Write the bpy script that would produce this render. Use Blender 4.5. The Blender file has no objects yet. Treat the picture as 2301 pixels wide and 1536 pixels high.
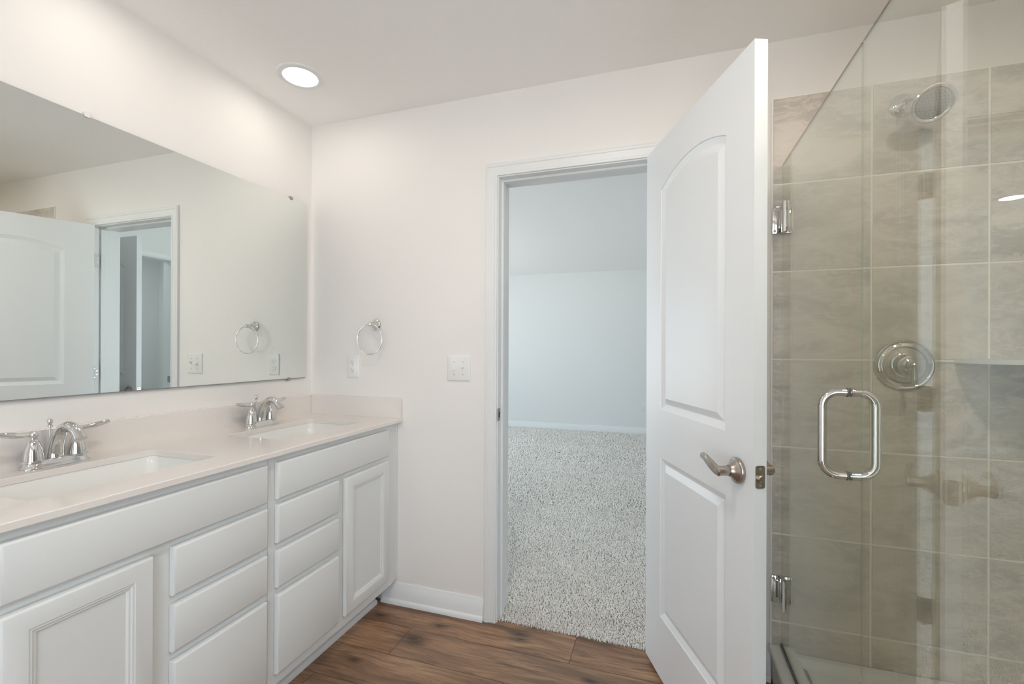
import bpy, bmesh, math, random
import numpy as np
from mathutils import Vector, Matrix
random.seed(7)
SC = bpy.context.scene
COL = SC.collection
PI = math.pi

# ------------------------------------------------------------------ camera
CAM = Vector((1.78257, -1.97168, 1.25982))
def make_camera():
    f, yaw, pitch, roll, sy = 1023.006, math.radians(18.30428), math.radians(.0708), math.radians(.2189), 13.898
    F = Vector((-math.sin(yaw), math.cos(yaw), 0)); R = Vector((math.cos(yaw), math.sin(yaw), 0)); U = Vector((0, 0, 1))
    F, U = F*math.cos(pitch)+U*math.sin(pitch), U*math.cos(pitch)-F*math.sin(pitch)
    R, U = R*math.cos(roll)+U*math.sin(roll), U*math.cos(roll)-R*math.sin(roll)
    cd = bpy.data.cameras.new('camera'); cd.sensor_fit = 'HORIZONTAL'; cd.sensor_width = 36
    cd.lens = f/2301*36; cd.shift_y = sy/2301; cd.clip_start = .02; cd.clip_end = 200
    o = bpy.data.objects.new('camera', cd); COL.objects.link(o)
    m = Matrix.Identity(4)
    for i in range(3):
        m[i][0], m[i][1], m[i][2], m[i][3] = R[i], U[i], -F[i], CAM[i]
    o.matrix_world = m
    SC.camera = o
make_camera()

# ------------------------------------------------------------------ light, exposure
VS = SC.view_settings
SC.display_settings.display_device = 'sRGB'
VS.view_transform = 'Standard'; VS.look = 'None'; VS.gamma = 1.0; VS.use_curve_mapping = False
VS.exposure = -0.06
cy = SC.cycles
cy.max_bounces = 14; cy.diffuse_bounces = 8; cy.glossy_bounces = 8; cy.transmission_bounces = 8; cy.transparent_max_bounces = 24
cy.caustics_reflective = False; cy.caustics_refractive = False
cy.sample_clamp_indirect = 6.0; cy.use_denoising = True; cy.blur_glossy = .3

SKY = (.74, .88, 1.0); SKY_STRENGTH = 8.0; GROUND = (.93, .98, .98); GROUND_STRENGTH = 11.0
LAMP = (1.0, .90, .80)                       # warm white recessed lamps
LAMP_VANITY, LAMP_SHOWER, FILL_ROOM, FILL_REAR, LAMP_BED, FILL_CLOSET = 24.0, 172.0, 160.0, 80.0, 20.0, 140.0  # room, rear and closet strengths belong to unseen fill lights added for brightness
w = bpy.data.worlds.new('daylight'); SC.world = w; w.use_nodes = True
bg = w.node_tree.nodes['Background']; bg.inputs[1].default_value = 1.0
def sky_nodes():                             # overcast sky above the horizon, glowing ground below it, added to brighten the ceilings
    nt = w.node_tree; tc = nt.nodes.new('ShaderNodeTexCoord'); sx = nt.nodes.new('ShaderNodeSeparateXYZ'); rp = nt.nodes.new('ShaderNodeMapRange')
    rp.inputs[1].default_value = -.06; rp.inputs[2].default_value = .04
    mx = nt.nodes.new('ShaderNodeMix'); mx.data_type = 'RGBA'
    mx.inputs[6].default_value = (*[c*GROUND_STRENGTH for c in GROUND], 1); mx.inputs[7].default_value = (*[c*SKY_STRENGTH for c in SKY], 1)
    nt.links.new(tc.outputs['Generated'], sx.inputs[0]); nt.links.new(sx.outputs[2], rp.inputs[0]); nt.links.new(rp.outputs[0], mx.inputs[0]); nt.links.new(mx.outputs[2], bg.inputs[0])
sky_nodes()
def portal(name, loc, rot, sx, sz):
    l = bpy.data.lights.new(name, 'AREA'); l.shape = 'RECTANGLE'; l.size = sx; l.size_y = sz
    l.cycles.is_portal = True
    o = bpy.data.objects.new(name, l); COL.objects.link(o); o.location = loc; o.rotation_euler = rot
# daylight enters through the bedroom windows (left bedroom wall) and two unseen windows added behind the camera
BW = [(1.0, 2.2), (2.5, 3.7)]; BWZ = (.35, 2.15)
RW = (1.15, 2.55); RWZ = (.25, 2.1); YR = -3.6; QW = (-3.50, -3.05)
for a, b in BW:
    portal('daylight_portal', (-2.5, (a+b)/2, sum(BWZ)/2), (0, -PI/2, 0), BWZ[1]-BWZ[0], b-a)
portal('daylight_portal', (3.1, sum(QW)/2, sum(RWZ)/2), (0, PI/2, 0), RWZ[1]-RWZ[0], QW[1]-QW[0])
portal('daylight_portal', (sum(RW)/2, YR-.1, sum(RWZ)/2), (PI/2, 0, 0), RW[1]-RW[0], RWZ[1]-RWZ[0])

# ------------------------------------------------------------------ materials
def mat(name, color=(.8, .8, .8), rough=.5, metal=0., spec=.5, bump=None, coat=0., emis=None):
    m = bpy.data.materials.new(name); m.use_nodes = True
    nt = m.node_tree; p = nt.nodes['Principled BSDF']
    p.inputs['Base Color'].default_value = (*color, 1); p.inputs['Roughness'].default_value = rough
    p.inputs['Metallic'].default_value = metal; p.inputs['Specular IOR Level'].default_value = spec
    if coat: p.inputs['Coat Weight'].default_value = coat; p.inputs['Coat Roughness'].default_value = .05
    if emis:
        p.inputs['Emission Color'].default_value = (*emis[0], 1); p.inputs['Emission Strength'].default_value = emis[1]
    if bump:
        sc, st, dist = bump
        tc = nt.nodes.new('ShaderNodeTexCoord'); n = nt.nodes.new('ShaderNodeTexNoise')
        n.inputs['Scale'].default_value = sc; n.inputs['Detail'].default_value = 3
        b = nt.nodes.new('ShaderNodeBump'); b.inputs['Strength'].default_value = st; b.inputs['Distance'].default_value = dist
        nt.links.new(tc.outputs['Object'], n.inputs['Vector']); nt.links.new(n.outputs['Fac'], b.inputs['Height'])
        nt.links.new(b.outputs['Normal'], p.inputs['Normal'])
    return m
class G:                                             # tiny node-graph helper
    def __init__(s, m): s.nt = m.node_tree; s.p = s.nt.nodes.get('Principled BSDF')
    def n(s, t, **k):
        x = s.nt.nodes.new('ShaderNode'+t)
        for a, v in k.items(): setattr(x, a, v)
        return x
    def set(s, sock, v):
        if isinstance(v, bpy.types.NodeSocket): s.nt.links.new(v, sock)
        else: sock.default_value = v
    def math(s, op, a, b=0., c=None):
        x = s.n('Math', operation=op); s.set(x.inputs[0], a); s.set(x.inputs[1], b)
        if c is not None: s.set(x.inputs[2], c)
        return x.outputs[0]
    def mix(s, f, a, b, mode='MIX'):
        x = s.n('Mix', data_type='RGBA', blend_type=mode); s.set(x.inputs[0], f)
        s.set(x.inputs[6], a if isinstance(a, bpy.types.NodeSocket) else (*a, 1)); s.set(x.inputs[7], b if isinstance(b, bpy.types.NodeSocket) else (*b, 1))
        return x.outputs[2]
    def noise(s, vec, scale, detail=4, rough=.55, dist=0.):
        x = s.n('TexNoise'); s.set(x.inputs['Vector'], vec); x.inputs['Scale'].default_value = scale
        x.inputs['Detail'].default_value = detail; x.inputs['Roughness'].default_value = rough; x.inputs['Distortion'].default_value = dist
        return x.outputs['Fac']
    def ramp(s, f, stops):
        x = s.n('ValToRGB'); s.set(x.inputs[0], f); e = x.color_ramp.elements
        while len(e) < len(stops): e.new(.5)
        for el, (pos, c) in zip(e, stops): el.position = pos; el.color = (*c, 1) if len(c) == 3 else c
        return x.outputs[0]
    def maprange(s, f, a, b, c=0., d=1.):
        x = s.n('MapRange'); s.set(x.inputs[0], f); x.inputs[1].default_value = a; x.inputs[2].default_value = b
        x.inputs[3].default_value = c; x.inputs[4].default_value = d; return x.outputs[0]
    def combine(s, a, b, c):
        x = s.n('CombineXYZ'); s.set(x.inputs[0], a); s.set(x.inputs[1], b); s.set(x.inputs[2], c); return x.outputs[0]
    def bump(s, h, st, dist):
        x = s.n('Bump'); s.set(x.inputs['Height'], h); x.inputs['Strength'].default_value = st; x.inputs['Distance'].default_value = dist
        s.nt.links.new(x.outputs[0], s.p.inputs['Normal'])

M = {}
M['wall'] = mat('wall_paint', (.865, .845, .825), .62, bump=(160, .05, .002))
M['wall_bed'] = mat('bedroom_wall_paint', (.80, .805, .80), .65, bump=(160, .05, .002))
M['ceil'] = mat('ceiling_paint', (.94, .93, .92), .75)
g = G(M['ceil']); tc = g.n('TexCoord').outputs['Object']
h = g.ramp(g.noise(tc, 7, 5, .5, 1.6), [(.52, (0, 0, 0)), (.58, (1, 1, 1))]); g.bump(h, .10, .004)
M['dim'] = mat('added_room_dark', (.16, .15, .14), .7)  # dark colour so the added side room reads as unlit
M['trim'] = mat('white_trim_paint', (.81, .825, .83), .34)
M['door'] = mat('white_door_paint', (.80, .825, .845), .36, bump=(220, .03, .001))
M['cab'] = mat('white_cabinet_paint', (.745, .765, .77), .38)
M['quartz'] = mat('warm_white_quartz', (.82, .785, .755), .10)
g = G(M['quartz']); tc = g.n('TexCoord').outputs['Object']
g.set(g.p.inputs['Base Color'], g.mix(g.maprange(g.noise(tc, 60, 5, .7), .35, .7), (.825, .79, .76), (.81, .77, .738)))
M['china'] = mat('white_glazed_china', (.84, .845, .83), .07)
M['acrylic'] = mat('white_acrylic', (.80, .80, .775), .16)
M['chrome'] = mat('polished_chrome', (.70, .695, .685), .03, 1.)
M['nickel'] = mat('satin_nickel', (.43, .385, .345), .27, 1.)
M['nickel_light'] = mat('brushed_steel', (.42, .41, .395), .5, 1.)
M['dark'] = mat('dark_gap', (.02, .02, .02), .6)
M['slot'] = mat('grey_slot', (.16, .16, .155), .6)
M['plastic'] = mat('white_plastic', (.83, .83, .815), .22)
M['nozzle'] = mat('grey_nozzle_plate', (.30, .28, .255), .35, .4)
M['rubber'] = mat('grey_rubber', (.16, .155, .145), .5)
M['mirror'] = mat('silvered_mirror', (.865, .895, .865), .0, 1.)
M['medge'] = mat('mirror_edge', (.75, .82, .80), .12, .85)
def lens_mat(name, s, c=LAMP):
    m = bpy.data.materials.new(name); m.use_nodes = True; nt = m.node_tree; nt.nodes.clear()
    e = nt.nodes.new('ShaderNodeEmission'); e.inputs[0].default_value = (*c, 1); e.inputs[1].default_value = s
    o = nt.nodes.new('ShaderNodeOutputMaterial'); nt.links.new(e.outputs[0], o.inputs[0]); return m
# clear glass: tinted transparency with a two-sided Fresnel mirror reflection
def glass(name, tint, f0=.05):
    m = bpy.data.materials.new(name); m.use_nodes = True; nt = m.node_tree; nt.nodes.clear(); g = G(m)
    geo = g.n('NewGeometry'); d = g.n('VectorMath', operation='DOT_PRODUCT')
    nt.links.new(geo.outputs['Incoming'], d.inputs[0]); nt.links.new(geo.outputs['Normal'], d.inputs[1])
    c = g.math('ABSOLUTE', d.outputs['Value'])
    k = g.math('POWER', g.math('SUBTRACT', 1., c), 4.)
    fr = g.math('ADD', f0, g.math('MULTIPLY', k, 1-f0))
    t = g.n('BsdfTransparent'); t.inputs[0].default_value = (*tint, 1)
    gl = g.n('BsdfGlossy'); gl.inputs['Roughness'].default_value = 0; gl.inputs[0].default_value = (1, 1, 1, 1)
    mx = g.n('MixShader'); g.set(mx.inputs[0], fr); nt.links.new(t.outputs[0], mx.inputs[1]); nt.links.new(gl.outputs[0], mx.inputs[2])
    o = g.n('OutputMaterial'); nt.links.new(mx.outputs[0], o.inputs[0]); return m
M['glass'] = glass('shower_glass', (.932, .962, .932))
M['gedge'] = glass('glass_edge_green', (.83, .88, .85), .08)
M['gedge_top_refl'] = glass('glass_top_edge_painted_reflection', (.18, .18, .14), .04)  # dark tint painted in for the dim internal reflection along the edge
M['wglass_tinted'] = glass('tinted_window_glass', (.79, .80, .81))  # tint dims the daylight through the added windows
M['wglass'] = glass('window_glass', (.92, .935, .94))

def tile_mat():
    m = mat('stone_look_tile', (.4, .36, .3), .42); g = G(m)
    tc = g.n('TexCoord').outputs['Object']; geo = g.n('NewGeometry'); r = geo.outputs['Random Per Island']
    off = g.n('VectorMath', operation='ADD'); g.set(off.inputs[0], tc)
    g.set(off.inputs[1], g.combine(g.math('MULTIPLY', r, 17.3), g.math('MULTIPLY', r, 5.1), g.math('MULTIPLY', r, 31.7)))
    v = off.outputs[0]
    sv = g.n('VectorMath', operation='MULTIPLY'); g.set(sv.inputs[0], v); sv.inputs[1].default_value = (.8, .8, 1.9); v = sv.outputs[0]
    a = g.noise(v, 5.0, 6, .6, .9); b = g.noise(v, 16, 8, .68, 1.6)
    base = g.mix(g.maprange(a, .38, .62), (.76, .69, .62), (.49, .455, .41))
    base = g.mix(g.math('MULTIPLY', g.maprange(b, .49, .61), .65), base, (.78, .73, .69))
    x = g.n('TexNoise'); g.set(x.inputs['Vector'], v); x.inputs['Scale'].default_value = 4.0; x.inputs['Detail'].default_value = 7; x.inputs['Distortion'].default_value = 2.2
    vein = g.math('ABSOLUTE', g.math('SUBTRACT', x.outputs['Fac'], .5))
    base = g.mix(g.maprange(vein, .0, .010, .42, 0.), base, (.43, .37, .31))
    base = g.mix(g.math('MULTIPLY', r, .35), base, (.60, .57, .53))
    g.set(g.p.inputs['Base Color'], base)
    g.bump(g.noise(v, 18, 6, .6, 1.2), .22, .004)
    return m
M['tile'] = tile_mat()
M['grout'] = mat('pale_grout', (.93, .91, .85), .85)

def wood_mat():
    m = mat('oak_look_plank', (.3, .2, .13), .42); g = G(m)
    tc = g.n('TexCoord').outputs['Object']; s = g.n('SeparateXYZ'); g.set(s.inputs[0], tc); x, y = s.outputs[0], s.outputs[1]
    W, L = .1815, 1.22
    ry = g.math('DIVIDE', g.math('ADD', y, .1655+W*40), W); row = g.math('FLOOR', ry); fy = g.math('SUBTRACT', ry, row)
    # joints at x=.714 in the row just below y=-.1655 and x=1.43 in the row above it
    k = g.math('MULTIPLY', g.math('SUBTRACT', row, 39.), .716)
    rx = g.math('DIVIDE', g.math('ADD', g.math('SUBTRACT', x, k), L*40-.714), L); colx = g.math('FLOOR', rx); fx = g.math('SUBTRACT', rx, colx)
    wn = g.n('TexWhiteNoise', noise_dimensions='2D'); g.set(wn.inputs['Vector'], g.combine(row, colx, 0.)); rnd = wn.outputs['Value']
    v = g.combine(g.math('ADD', x, g.math('MULTIPLY', rnd, 31.)), g.math('ADD', y, g.math('MULTIPLY', rnd, 7.)), g.math('MULTIPLY', rnd, 11.))
    # knots: dark eyes around which the grain bends
    K = [(.758, -.222, .030), (.775, -.245, .022), (.818, -.108, .020), (1.183, -.052, .022), (1.20, -.085, .018), (1.524, -.236, .013), (.52, -.12, .014), (1.05, -.43, .018), (.60, -.42, .016)]
    kn = None
    for kx, ky, kr in K:
        dx = g.math('MULTIPLY', g.math('SUBTRACT', x, kx), .45); dy = g.math('SUBTRACT', y, ky)
        dd = g.math('SQRT', g.math('ADD', g.math('MULTIPLY', dx, dx), g.math('MULTIPLY', dy, dy)))
        e = g.maprange(dd, kr*.05, kr*1.5, 1., 0.)
        kn = e if kn is None else g.math('MAXIMUM', kn, e)
    warp = g.math('MULTIPLY', g.noise(v, 3.0, 3), .05)
    def stretched(sx, sy, sc, det, dist=0.):
        q = g.n('VectorMath', operation='MULTIPLY'); g.set(q.inputs[0], g.combine(g.n('SeparateXYZ').outputs[0], 0, 0)); 
        sv = g.n('SeparateXYZ'); g.set(sv.inputs[0], v)
        g.set(q.inputs[0], g.combine(sv.outputs[0], g.math('ADD', g.math('ADD', sv.outputs[1], warp), g.math('MULTIPLY', kn, .012)), sv.outputs[2]))
        q.inputs[1].default_value = (sx, sy, 1)
        return g.noise(q.outputs[0], sc, det, .62, dist)
    big = stretched(1.3, 9, 1.5, 5, .6); fine = stretched(2.5, 60, 2.2, 6, .2); mid = stretched(1.8, 22, 1.6, 6, .8)
    c = g.ramp(big, [(.32, (.15, .078, .042)), (.45, (.30, .162, .090)), (.58, (.45, .258, .148)), (.72, (.56, .34, .205))])
    c = g.mix(g.maprange(mid, .52, .66, 0., .85), c, (.095, .053, .031))
    c = g.mix(g.maprange(fine, .44, .64, 0., .60), c, (.14, .080, .046))
    c = g.mix(g.maprange(rnd, 0., 1., .0, .38), c, (.20, .150, .112))
    c = g.mix(g.math('MULTIPLY', g.math('MULTIPLY', kn, g.maprange(stretched(3, 9, 6, 4, 1.), .28, .6, .55, 1.)), .95), c, (.030, .018, .011))
    ex = g.math('MULTIPLY', g.math('MINIMUM', fx, g.math('SUBTRACT', 1., fx)), L); ey = g.math('MULTIPLY', g.math('MINIMUM', fy, g.math('SUBTRACT', 1., fy)), W)
    seam = g.maprange(g.math('MINIMUM', ex, ey), .0006, .0022, 1., 0.)
    c = g.mix(g.math('MULTIPLY', seam, .8), c, (.03, .018, .011))
    g.set(g.p.inputs['Base Color'], c)
    g.set(g.p.inputs['Roughness'], g.maprange(fine, .3, .8, .34, .55))
    g.bump(g.math('SUBTRACT', g.math('MULTIPLY', fine, .3), seam), .25, .0015)
    return m
M['wood'] = wood_mat()
def carpet_mat():
    m = mat('grey_carpet_fibre', (.5, .48, .46), .95, spec=.1); g = G(m)
    geo = g.n('NewGeometry'); r = geo.outputs['Random Per Island']
    c = g.ramp(r, [(0., (.54, .515, .485)), (.10, (.74, .705, .665)), (.24, (.88, .845, .81)), (1., (.94, .91, .875))])
    tc = g.n('TexCoord').outputs['Object']
    c = g.mix(g.maprange(g.noise(tc, 2.2, 3), .38, .66, 0., .18), c, (.70, .67, .635))
    g.set(g.p.inputs['Base Color'], c); return m
M['carpet'] = carpet_mat()
def carpet_base_mat():
    m = mat('grey_carpet_backing', (.5, .48, .46), .95, spec=.1); g = G(m)
    tc = g.n('TexCoord').outputs['Object']
    n = g.noise(tc, 170, 3, .7)
    g.set(g.p.inputs['Base Color'], g.ramp(n, [(.34, (.24, .225, .21)), (.48, (.50, .485, .46)), (.64, (.68, .66, .635))]))
    g.bump(n, .8, .006); return m
M['carpet_base'] = carpet_base_mat()

# ------------------------------------------------------------------ mesh helpers
WM = {}                                              # world matrix of every object built
def tag(o, label=None, cat=None, group=None, kind=None):
    if label: o['label'] = label
    if cat: o['category'] = cat
    if group: o['group'] = group
    if kind: o['kind'] = kind
    return o
def thing(name, loc, label, cat, group=None, rz=0., kind=None):
    o = bpy.data.objects.new(name, None); COL.objects.link(o); o.empty_display_size = .05
    o.location = loc; o.rotation_euler = (0, 0, rz)
    WM[o.name] = Matrix.Translation(loc) @ Matrix.Rotation(rz, 4, 'Z')
    return tag(o, label, cat, group, kind)
def obj(name, bm, m, parent=None, loc=None, local=False, ang=35, label=None):
    """link bm (in world coordinates unless local) as ONE mesh object"""
    bmesh.ops.recalc_face_normals(bm, faces=bm.faces[:])
    me = bpy.data.meshes.new(name); bm.to_mesh(me); bm.free()
    for mm in (m if isinstance(m, (list, tuple)) else [m]): me.materials.append(mm)
    me.polygons.foreach_set('use_smooth', [True]*len(me.polygons)); me.set_sharp_from_angle(angle=math.radians(ang))
    o = bpy.data.objects.new(name, me); COL.objects.link(o)
    if parent is not None:
        o.parent = parent; W = WM[parent.name]
        if not local: me.transform(W.inverted())
    else:
        W = Matrix.Translation(loc) if loc is not None else Matrix.Identity(4)
        if loc is not None: o.location = loc; me.transform(W.inverted())
    WM[o.name] = W
    if label: o['label'] = label
    return o
def struct(name, bm, m, parent=None, ang=35, label=None):
    o = obj(name, bm, m, parent, ang=ang)
    if parent is None: o['kind'] = 'structure'
    if label: o['label'] = label
    return o
def BM(): return bmesh.new()
def box(bm, x0, x1, y0, y1, z0, z1, bev=0., seg=1, mi=0):
    r = bmesh.ops.create_cube(bm, size=1.)
    for v in r['verts']:
        v.co = Vector((x0+(v.co.x+.5)*(x1-x0), y0+(v.co.y+.5)*(y1-y0), z0+(v.co.z+.5)*(z1-z0)))
    fs = {f for v in r['verts'] for f in v.link_faces}
    for f in fs: f.material_index = mi
    if bev:
        es = list({e for v in r['verts'] for e in v.link_edges})
        bmesh.ops.bevel(bm, geom=es, offset=bev, segments=seg, affect='EDGES', profile=.5)
    return bm
def frame_axes(d):
    d = d.normalized(); a = Vector((0, 0, 1)) if abs(d.z) < .9 else Vector((1, 0, 0))
    x = d.cross(a).normalized(); return x, d.cross(x).normalized()
def lathe(bm, prof, o, axis=(0, 0, 1), seg=32):
    """prof: (radius, height along axis)"""
    o = Vector(o); d = Vector(axis).normalized(); ax, ay = frame_axes(d); rings = []
    for r, hh in prof:
        if r < 1e-6: rings.append([bm.verts.new(o+d*hh)])
        else: rings.append([bm.verts.new(o+d*hh+(ax*math.cos(2*PI*i/seg)+ay*math.sin(2*PI*i/seg))*r) for i in range(seg)])
    for a, b in zip(rings, rings[1:]):
        for i in range(seg):
            j = (i+1) % seg
            if len(a) == 1 and len(b) > 1: bm.faces.new((a[0], b[i], b[j]))
            elif len(b) == 1 and len(a) > 1: bm.faces.new((a[i], a[j], b[0]))
            elif len(a) > 1: bm.faces.new((a[i], a[j], b[j], b[i]))
    return bm
def smooth_path(pts, n=8):
    P = [Vector(p) for p in pts]; P = [2*P[0]-P[1]]+P+[2*P[-1]-P[-2]]; out = []
    for i in range(1, len(P)-2):
        for k in range(n):
            t = k/n; a, b, c, d = P[i-1:i+3]
            out.append(.5*((2*b)+(c-a)*t+(2*a-5*b+4*c-d)*t*t+(3*b-a-3*c+d)*t**3))
    return out+[P[-2]]
def tube(bm, pts, r, seg=16, closed=False, flat=None, up=None):
    """round tube along pts; r number or list (interpolated); flat=(a,b) scales the section"""
    P = [Vector(p) for p in pts]; n = len(P)
    if not isinstance(r, (list, tuple)): r = [r]*n
    elif len(r) != n:
        r = [float(np.interp(i/(n-1), np.linspace(0, 1, len(r)), r)) for i in range(n)]
    T = []
    for i in range(n):
        a = P[(i-1) % n] if closed or i else P[0]; b = P[(i+1) % n] if closed or i < n-1 else P[-1]
        T.append((b-a).normalized())
    x = frame_axes(T[0])[0] if up is None else (Vector(up)-T[0]*Vector(up).dot(T[0])).normalized()
    rings = []
    for i in range(n):
        x = (x-T[i]*x.dot(T[i])).normalized(); yv = T[i].cross(x)
        fa, fb = flat if flat else (1, 1)
        if callable(fa): fa, fb = fa(i/(n-1)), fb(i/(n-1))
        rings.append([bm.verts.new(P[i]+(x*math.cos(2*PI*k/seg)*fa+yv*math.sin(2*PI*k/seg)*fb)*r[i]) for k in range(seg)])
    m = n if closed else n-1
    for i in range(m):
        a, b = rings[i], rings[(i+1) % n]
        for k in range(seg):
            bm.faces.new((a[k], a[(k+1) % seg], b[(k+1) % seg], b[k]))
    if not closed:
        bm.faces.new(rings[0][::-1]); bm.faces.new(rings[-1])
    return bm
def prism(bm, poly, fn, d0, d1, bev=0.):
    """extrude polygon poly (u,v) from d0 to d1; fn(u,v,d)->xyz"""
    a = [bm.verts.new(fn(u, v, d0)) for u, v in poly]; b = [bm.verts.new(fn(u, v, d1)) for u, v in poly]; n = len(poly)
    f1 = bm.faces.new(a[::-1]); f2 = bm.faces.new(b)
    for i in range(n): bm.faces.new((a[i], a[(i+1) % n], b[(i+1) % n], b[i]))
    if bev:
        bmesh.ops.bevel(bm, geom=list(f2.edges), offset=bev, segments=2, affect='EDGES', profile=.5)
    return bm
def rrect(x0, x1, y0, y1, r, n=5):
    out = []
    for cx, cy_, a in ((x1-r, y1-r, 0), (x0+r, y1-r, 90), (x0+r, y0+r, 180), (x1-r, y0+r, 270)):
        for k in range(n+1):
            t = math.radians(a+90*k/n); out.append((cx+r*math.cos(t), cy_+r*math.sin(t)))
    return out
def loft(bm, loops, cap=True, cap0=False):
    R = [[bm.verts.new(p) for p in L] for L in loops]; n = len(R[0])
    for a, b in zip(R, R[1:]):
        for i in range(n): bm.faces.new((a[i], a[(i+1) % n], b[(i+1) % n], b[i]))
    if cap: bm.faces.new(R[-1])
    if cap0: bm.faces.new(R[0][::-1])
    return R
def holed(bm, outer, holes):
    """planar face with holes; returns nothing. outer/holes: lists of BMVert loops"""
    es = []
    for L in [outer]+holes:
        for i in range(len(L)):
            a, b = L[i], L[(i+1) % len(L)]
            e = bm.edges.get((a, b)) or bm.edges.new((a, b)); es.append(e)
    bmesh.ops.triangle_fill(bm, use_beauty=True, use_dissolve=False, edges=es)

# ------------------------------------------------------------------ the room
CH = 2.44
XR = 3.0                                           # far side wall of the shower
JX0, JX1, HEAD = 1.063, 1.787, 2.050               # door opening between the jambs
WT = .150
TY = -.008                                         # tile face
b = BM(); box(b, -.12, 0, YR, WT, -.05, CH+.1); struct('wall_left', b, M['wall'])
b = BM()
box(b, 0, JX0-.02, 0, WT, -.05, CH+.1); box(b, JX1+.02, XR+.1, 0, WT, -.05, CH+.1); box(b, JX0-.02, JX1+.02, 0, WT, HEAD+.02, CH+.1)
struct('wall_back', b, M['wall'])
b = BM(); box(b, XR, XR+.1, -1.72, 0, -.05, CH+.1); box(b, XR, XR+.1, QW[1], -2.50, -.05, CH+.1); box(b, XR, XR+.1, YR, QW[0], -.05, CH+.1); box(b, XR, XR+.1, *QW, -.05, RWZ[0]); box(b, XR, XR+.1, *QW, RWZ[1], CH+.1); box(b, XR, XR+.1, -2.50, -1.72, 2.04, CH+.1); struct('wall_right', b, M['wall'])
b = BM(); box(b, XR+.1, 4.0, -1.72, -1.6, 0, CH); box(b, XR+.1, 4.0, -2.60, -2.50, 0, CH); box(b, 4.0, 4.1, -2.60, -1.6, 0, CH); box(b, XR+.1, 4.1, -2.60, -1.6, CH, CH+.1); box(b, XR, 4.1, -2.60, -1.6, -.06, -.001); struct('wall_added_dark_room', b, M['dim'])  # unseen dark room added to give the chrome something dark to reflect
b = BM(); (x0, x1), (z0, z1) = RW, RWZ
box(b, 0, x0, YR-.12, YR, -.05, CH+.1); box(b, x1, XR, YR-.12, YR, -.05, CH+.1); box(b, x0, x1, YR-.12, YR, -.05, z0); box(b, x0, x1, YR-.12, YR, z1, CH+.1)
struct('wall_rear', b, M['wall'])
b = BM(); box(b, 2.13, XR, -1.62, -1.53, -.05, CH+.1); struct('wall_shower_end', b, M['wall'])
b = BM(); box(b, -.12, XR+.1, YR-.12, WT, CH, CH+.1); struct('ceiling', b, M['ceil'])
b = BM(); box(b, -.12, XR+.1, YR-.12, .028, -.06, 0); struct('floor', b, M['wood'])
# bedroom beyond the door
BX0, BX1, BY1 = -2.4, 2.635, 5.02
CD0, CD1 = .38, 1.09                               # closet doorway in the bedroom's right wall
b = BM(); box(b, BX0-.12, 4.1, .028, BY1+.12, -.06, 0); struct('floor_bedroom', b, M['carpet_base'])
b = BM(); box(b, BX0-.12, BX1+.1, BY1, BY1+.12, 0, CH); struct('wall_bedroom_far', b, M['wall_bed'])
b = BM(); box(b, BX0-.12, -.12, 0, WT, 0, CH); struct('wall_bedroom_near', b, M['wall_bed'])
b = BM(); z0, z1 = BWZ; ys = [WT]+[q for ab in BW for q in ab]+[BY1]
for i in range(0, len(ys), 2): box(b, BX0-.12, BX0, ys[i], ys[i+1], 0, CH)
for a, c in BW: box(b, BX0-.12, BX0, a, c, 0, z0); box(b, BX0-.12, BX0, a, c, z1, CH)
struct('wall_bedroom_left', b, M['wall_bed'])
b = BM(); box(b, BX1, BX1+.1, WT, CD0-.02, 0, CH); box(b, BX1, BX1+.1, CD1+.02, BY1, 0, CH); box(b, BX1, BX1+.1, CD0-.02, CD1+.02, HEAD+.045, CH)
struct('wall_bedroom_right', b, M['wall_bed'])
b = BM(); box(b, BX0-.12, 4.1, WT, BY1+.12, CH, CH+.1); struct('ceiling_bedroom', b, M['ceil'])
b = BM(); box(b, 4.0, 4.1, WT, 2.0, 0, CH); box(b, BX1+.1, 4.0, 1.9, 2.0, 0, CH); struct('wall_closet', b, M['wall_bed'])
b = BM(); box(b, XR+.1, 4.1, .02, WT, 0, CH); struct('wall_closet_near', b, M['wall_bed'])
def window(name, horizontal, a, c, z0, z1, p, out, gm='wglass'):
    """framed window in a wall; p = wall face coordinate, out = outward direction sign"""
    bm = BM(); t = .045
    def bx(u0, u1, w0, w1, d0, d1):
        d0, d1 = sorted((p+out*d0, p+out*d1))
        if horizontal: box(bm, u0, u1, d0, d1, w0, w1, .003)
        else: box(bm, d0, d1, u0, u1, w0, w1, .003)
    bx(a, a+t, z0, z1, .02, .09); bx(c-t, c, z0, z1, .02, .09); bx(a+t, c-t, z0, z0+t, .02, .09); bx(a+t, c-t, z1-t, z1, .02, .09)
    zm = (z0+z1)/2; bx(a+t, c-t, zm-.02, zm+.02, .03, .08); bx(a-.03, c+.03, z0-.03, z0, -.04, .02)
    o = struct(name, bm, M['trim']); bm = BM(); bx(a+t, c-t, z0+t, zm-.02, .055, .059); bx(a+t, c-t, zm+.02, z1-t, .055, .059)
    obj('glass_pane', bm, M[gm], o)
for i, (a, c) in enumerate(BW): window('window_%d' % (i+1), False, a, c, *BWZ, BX0, -1)
window('window_4', False, *QW, *RWZ, XR, 1, 'wglass_tinted')  # unseen window added to send side light onto the left wall
window('window_3', True, *RW, *RWZ, YR, -1, 'wglass_tinted')  # unseen window added behind the camera as a daylight source

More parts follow.
